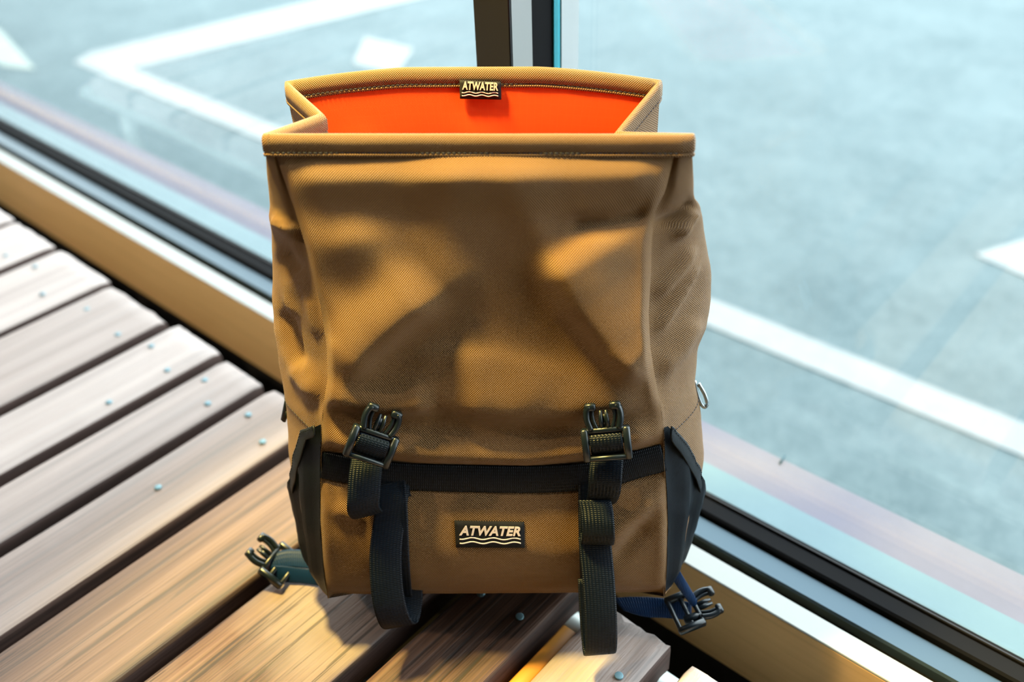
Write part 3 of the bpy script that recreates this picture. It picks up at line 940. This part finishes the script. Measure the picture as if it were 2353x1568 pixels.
nr_ = SF(1390, 1062, .0)[1]
loop_strap('strap_end', [(1395, 1044, nr_ - .013, -.1, .05), (1392, 1080, nr_ - .019, -.1, 0), (1390, 1110, nr_ - .021, -.12, 0), (1386, 1142, nr_ - .018, -.15, .15), (1376, 1160, nr_ - .011, -.1, .15), (1368, 1150, nr_ - .006, 0, 0), (1364, 1110, nr_ - .004, 0, 0)], 'curled end of the right front strap')
n2 = SF(1370, 1210, .0)[1]
loop_strap('strap_keeper', [(1366, 1150, n2 - .005, 0), (1371, 1172, n2 - .009, -.1), (1374, 1205, n2 - .014, -.15), (1375, 1236, n2 - .015, -.15), (1372, 1250, n2 - .010, -.1), (1369, 1225, n2 - .005, 0)], 'folded webbing keeper on the right front strap')
loop_strap('strap_tail', [(1366, 1235, n2 - .006, 0), (1370, 1275, n2 - .010, .05), (1376, 1340, n2 - .018, .1), (1381, 1420, n2 - .026, .12), (1382, 1480, n2 - .028, .12), (1379, 1503, n2 - .024, .12), (1374, 1490, n2 - .017, .12), (1368, 1420, n2 - .010, .1), (1364, 1330, n2 - .004, .05)], 'long folded tail of the right front strap')

# ---- sewn brand patches
def text_mesh(s, bold, shear):
    c = bpy.data.curves.new('lettering', 'FONT'); c.body = s; c.size = 1.0
    c.offset = bold; c.shear = shear; c.extrude = .03; c.space_character = 1.04; c.resolution_u = 4
    o = bpy.data.objects.new('lettering', c); COL.objects.link(o)
    bpy.context.view_layer.update()
    me = bpy.data.meshes.new_from_object(o.evaluated_get(bpy.context.evaluated_depsgraph_get()))
    V = np.array([v.co[:] for v in me.vertices]); F = [tuple(p.vertices) for p in me.polygons]
    bpy.data.objects.remove(o); bpy.data.curves.remove(c); bpy.data.meshes.remove(me)
    V[:, 0] = (V[:, 0] - V[:, 0].min()) / np.ptp(V[:, 0]); V[:, 1] = (V[:, 1] - V[:, 1].min()) / np.ptp(V[:, 1])
    V[:, 2] = V[:, 2] / .06
    return V, F
def patch(name, TL, TR, BLc, BRc, nrm, label, txt, shear, rect, waves):
    """four corners in bag coordinates; rect/waves in unit patch coordinates (x right, y down)"""
    TL, TR, BLc, BRc, nrm = [np.asarray(a, float) for a in (TL, TR, BLc, BRc, nrm)]
    nrm = nrm / np.linalg.norm(nrm)
    S = lambda x, y, z=0: TL * (1 - x) * (1 - y) + TR * x * (1 - y) + BLc * (1 - x) * y + BRc * x * y + nrm * z
    b = MB(); K, J = 16, 6; th = .0012
    V, F = [], []
    for z in (th, -.0006):
        for j in range(J + 1):
            for k in range(K + 1):
                V.append(S(k / K, j / J, z - (.0005 if (z > 0 and (j in (0, J) or k in (0, K))) else 0)))
    m = (K + 1) * (J + 1)
    for j in range(J):
        for k in range(K):
            a = j * (K + 1) + k
            F += [(a, a + K + 1, a + K + 2, a + 1), (m + a, m + a + 1, m + a + K + 2, m + a + K + 1)]
    rim = [k for k in range(K + 1)] + [j * (K + 1) + K for j in range(1, J + 1)] + [J * (K + 1) + k for k in range(K - 1, -1, -1)] + [j * (K + 1) for j in range(J - 1, 0, -1)]
    for i in range(len(rim)):
        a, c = rim[i], rim[(i + 1) % len(rim)]
        F.append((a, c, m + c, m + a))
    b.add(V, F)
    o = b.build(name, M['label'], bag); o['label'] = label
    TV, TF = text_mesh(txt, .034, shear)
    x0, y0, x1, y1 = rect
    mk('lettering', [S(x0 + v[0] * (x1 - x0), y1 - v[1] * (y1 - y0), th + .0004 + v[2] * .0007) for v in TV], TF, M['thread'], o, [(v[0], v[1]) for v in TV], False)['label'] = 'pale embroidered word'
    for (xa, xb, yc, am, th2) in waves:
        b = MB()
        b.tube([S(xa + (xb - xa) * k / 48, yc - am * math.sin((k / 48) * 2 * math.pi * 2.9 - 2.2), th + .0001) for k in range(49)], th2, 6, .7, nrm)
        b.build('wave_line', M['thread'], o)['label'] = 'pale embroidered wave'
    return o
pc = [SF(*p, .0005) for p in ((1044, 1197), (1204, 1200), (1048, 1258), (1206, 1259))]
patch('brand_patch', *pc, np.cross(pc[1] - pc[0], pc[2] - pc[0]) * (1 if np.cross(pc[1] - pc[0], pc[2] - pc[0])[1] < 0 else -1), 'black patch on the lower front', 'ATWATER', .28, (.06, .16, .945, .52), [(.06, .945, .645, .035, .00055), (.06, .945, .80, .035, .00055)])
pb = [L(*p, NB - .0012) for p in ((1056, 184), (1151, 188), (1057, 227), (1152, 229))]
patch('loop_label', *pb, (0, -1, 0), 'small black label hanging inside under the back hem', 'ATWATER', .12, (.06, .05, .93, .50), [(.05, .93, .64, .035, .0004), (.05, .93, .80, .035, .0004)])

# ---- side rings, tabs and the lower side straps
b = MB()
rc = [L(*p, .052) for p in ((1596, 876), (1601, 900), (1610, 926), (1619, 936), (1625, 926), (1618, 904), (1605, 882))]
b.tube(smooth_path(rc, 4), .0016, 8)
b.build('ring', M['ring'], bag)['label'] = 'grey metal ring on the right edge'
b = MB(); b.tube([L(*p, .055) for p in ((660, 915), (656, 935), (650, 965), (652, 968), (660, 945))], .0018, 8)
b.build('zip_pull', M['plastic'], bag)['label'] = 'black pull tab on the left edge'
strip('tab', [L(1588, 1085, .056), L(1593, 1142, .054)], [L(1609, 1085, .060), L(1613, 1144, .060)], M['web'], bag, .0014, 3)
b = MB()
bx = np.array([[1, 0, 0], [0, 1, 0], [0, 0, 1.0]])
for p, h in (((679, 1158), (.0008, .003, .0065)), ((693, 1158), (.0008, .003, .0065)), ((686, 1176), (.0028, .003, .0016)), ((686, 1141), (.0028, .003, .001))):
    b.box(L(*p, .06), h, bx, .0005)
b.build('strap_slider', M['plastic'], bag)['label'] = 'small black slider at the left side'

def wp(px, py, z): return w2b(onz(px, py, z))
# left lower strap, two layers of webbing lying on the bench
strip('side_strap', [wp(628, 1272, .019), wp(655, 1264, .019), wp(690, 1264, .019), wp(740, 1268, .020)], [wp(618, 1308, .013), wp(655, 1303, .012), wp(690, 1305, .012), wp(745, 1312, .012)], M['web2'], bag, .0015, 6)['label'] = 'upper layer of the left lower strap'
strip('side_strap', [wp(625, 1300, .015), wp(660, 1302, .0125), wp(700, 1307, .0115), wp(745, 1312, .0115)], [wp(622, 1338, .001), wp(660, 1339, .001), wp(700, 1342, .001), wp(750, 1350, .001)], M['web2'], bag, .0015, 6)['label'] = 'lower layer of the left lower strap'
dl = depth(onz(620, 1290, .016))
def camb(px, py, dd): return w2b(ondepth(px, py, dd))
def side_buckle(base0, base1, tip, dd, depx, depy, label, s):
    a, c = camb(*base0, dd - depx / 2), camb(*base1, dd + depx / 2)
    m = (a + c) / 2
    t = camb(*tip, dd + depy)
    X = c - a; Y = t - m
    Y = Y - X * (X @ Y) / (X @ X)
    Yn = Y / np.linalg.norm(Y)
    Z = np.cross(X, Y)
    if Z[1] > 0: Z = -Z
    return buckle(m - Yn * .0105 * s, X, Y, Z, bag, label, s)
side_buckle((608, 1300), (637, 1263), (588, 1222), dl, .013, .004, 'black buckle on the left lower strap', 1.0)
# right lower straps
strip('side_strap', [wp(1408, 1374, .014), wp(1470, 1372, .012), wp(1530, 1376, .010), wp(1590, 1385, .009)], [wp(1432, 1404, .004), wp(1480, 1418, .000), wp(1530, 1421, -.002), wp(1588, 1426, -.003)], M['web2'], bag, .0015, 6)['label'] = 'lower layer of the right lower strap'
strip('side_strap', [wp(1520, 1290, .058), wp(1551, 1341, .036), wp(1575, 1375, .024), wp(1597, 1402, .014)], [wp(1545, 1270, .060), wp(1563, 1313, .046), wp(1580, 1342, .034), wp(1602, 1380, .021)], M['web2'], bag, .0015, 6)['label'] = 'upper layer of the right lower strap'
dr = depth(onz(1598, 1395, .016))
side_buckle((1612, 1420), (1588, 1372), (1660, 1362), dr, .014, .004, 'black buckle on the right lower strap', .95)
b = MB()
p0, p1 = camb(1572, 1428, dr - .004), camb(1612, 1414, dr - .004)
d_ = (p1 - p0); ln = np.linalg.norm(d_); d_ /= ln
z_ = np.cross(d_, (0, 0, 1)); z_ /= np.linalg.norm(z_)
b.box((p0 + p1) / 2, (ln / 2, .0035, .003), np.array([d_, np.cross(z_, d_), z_]), .0012)
b.build('strap_slider', M['plastic'], bag)['label'] = 'black slider beside the right lower buckle'
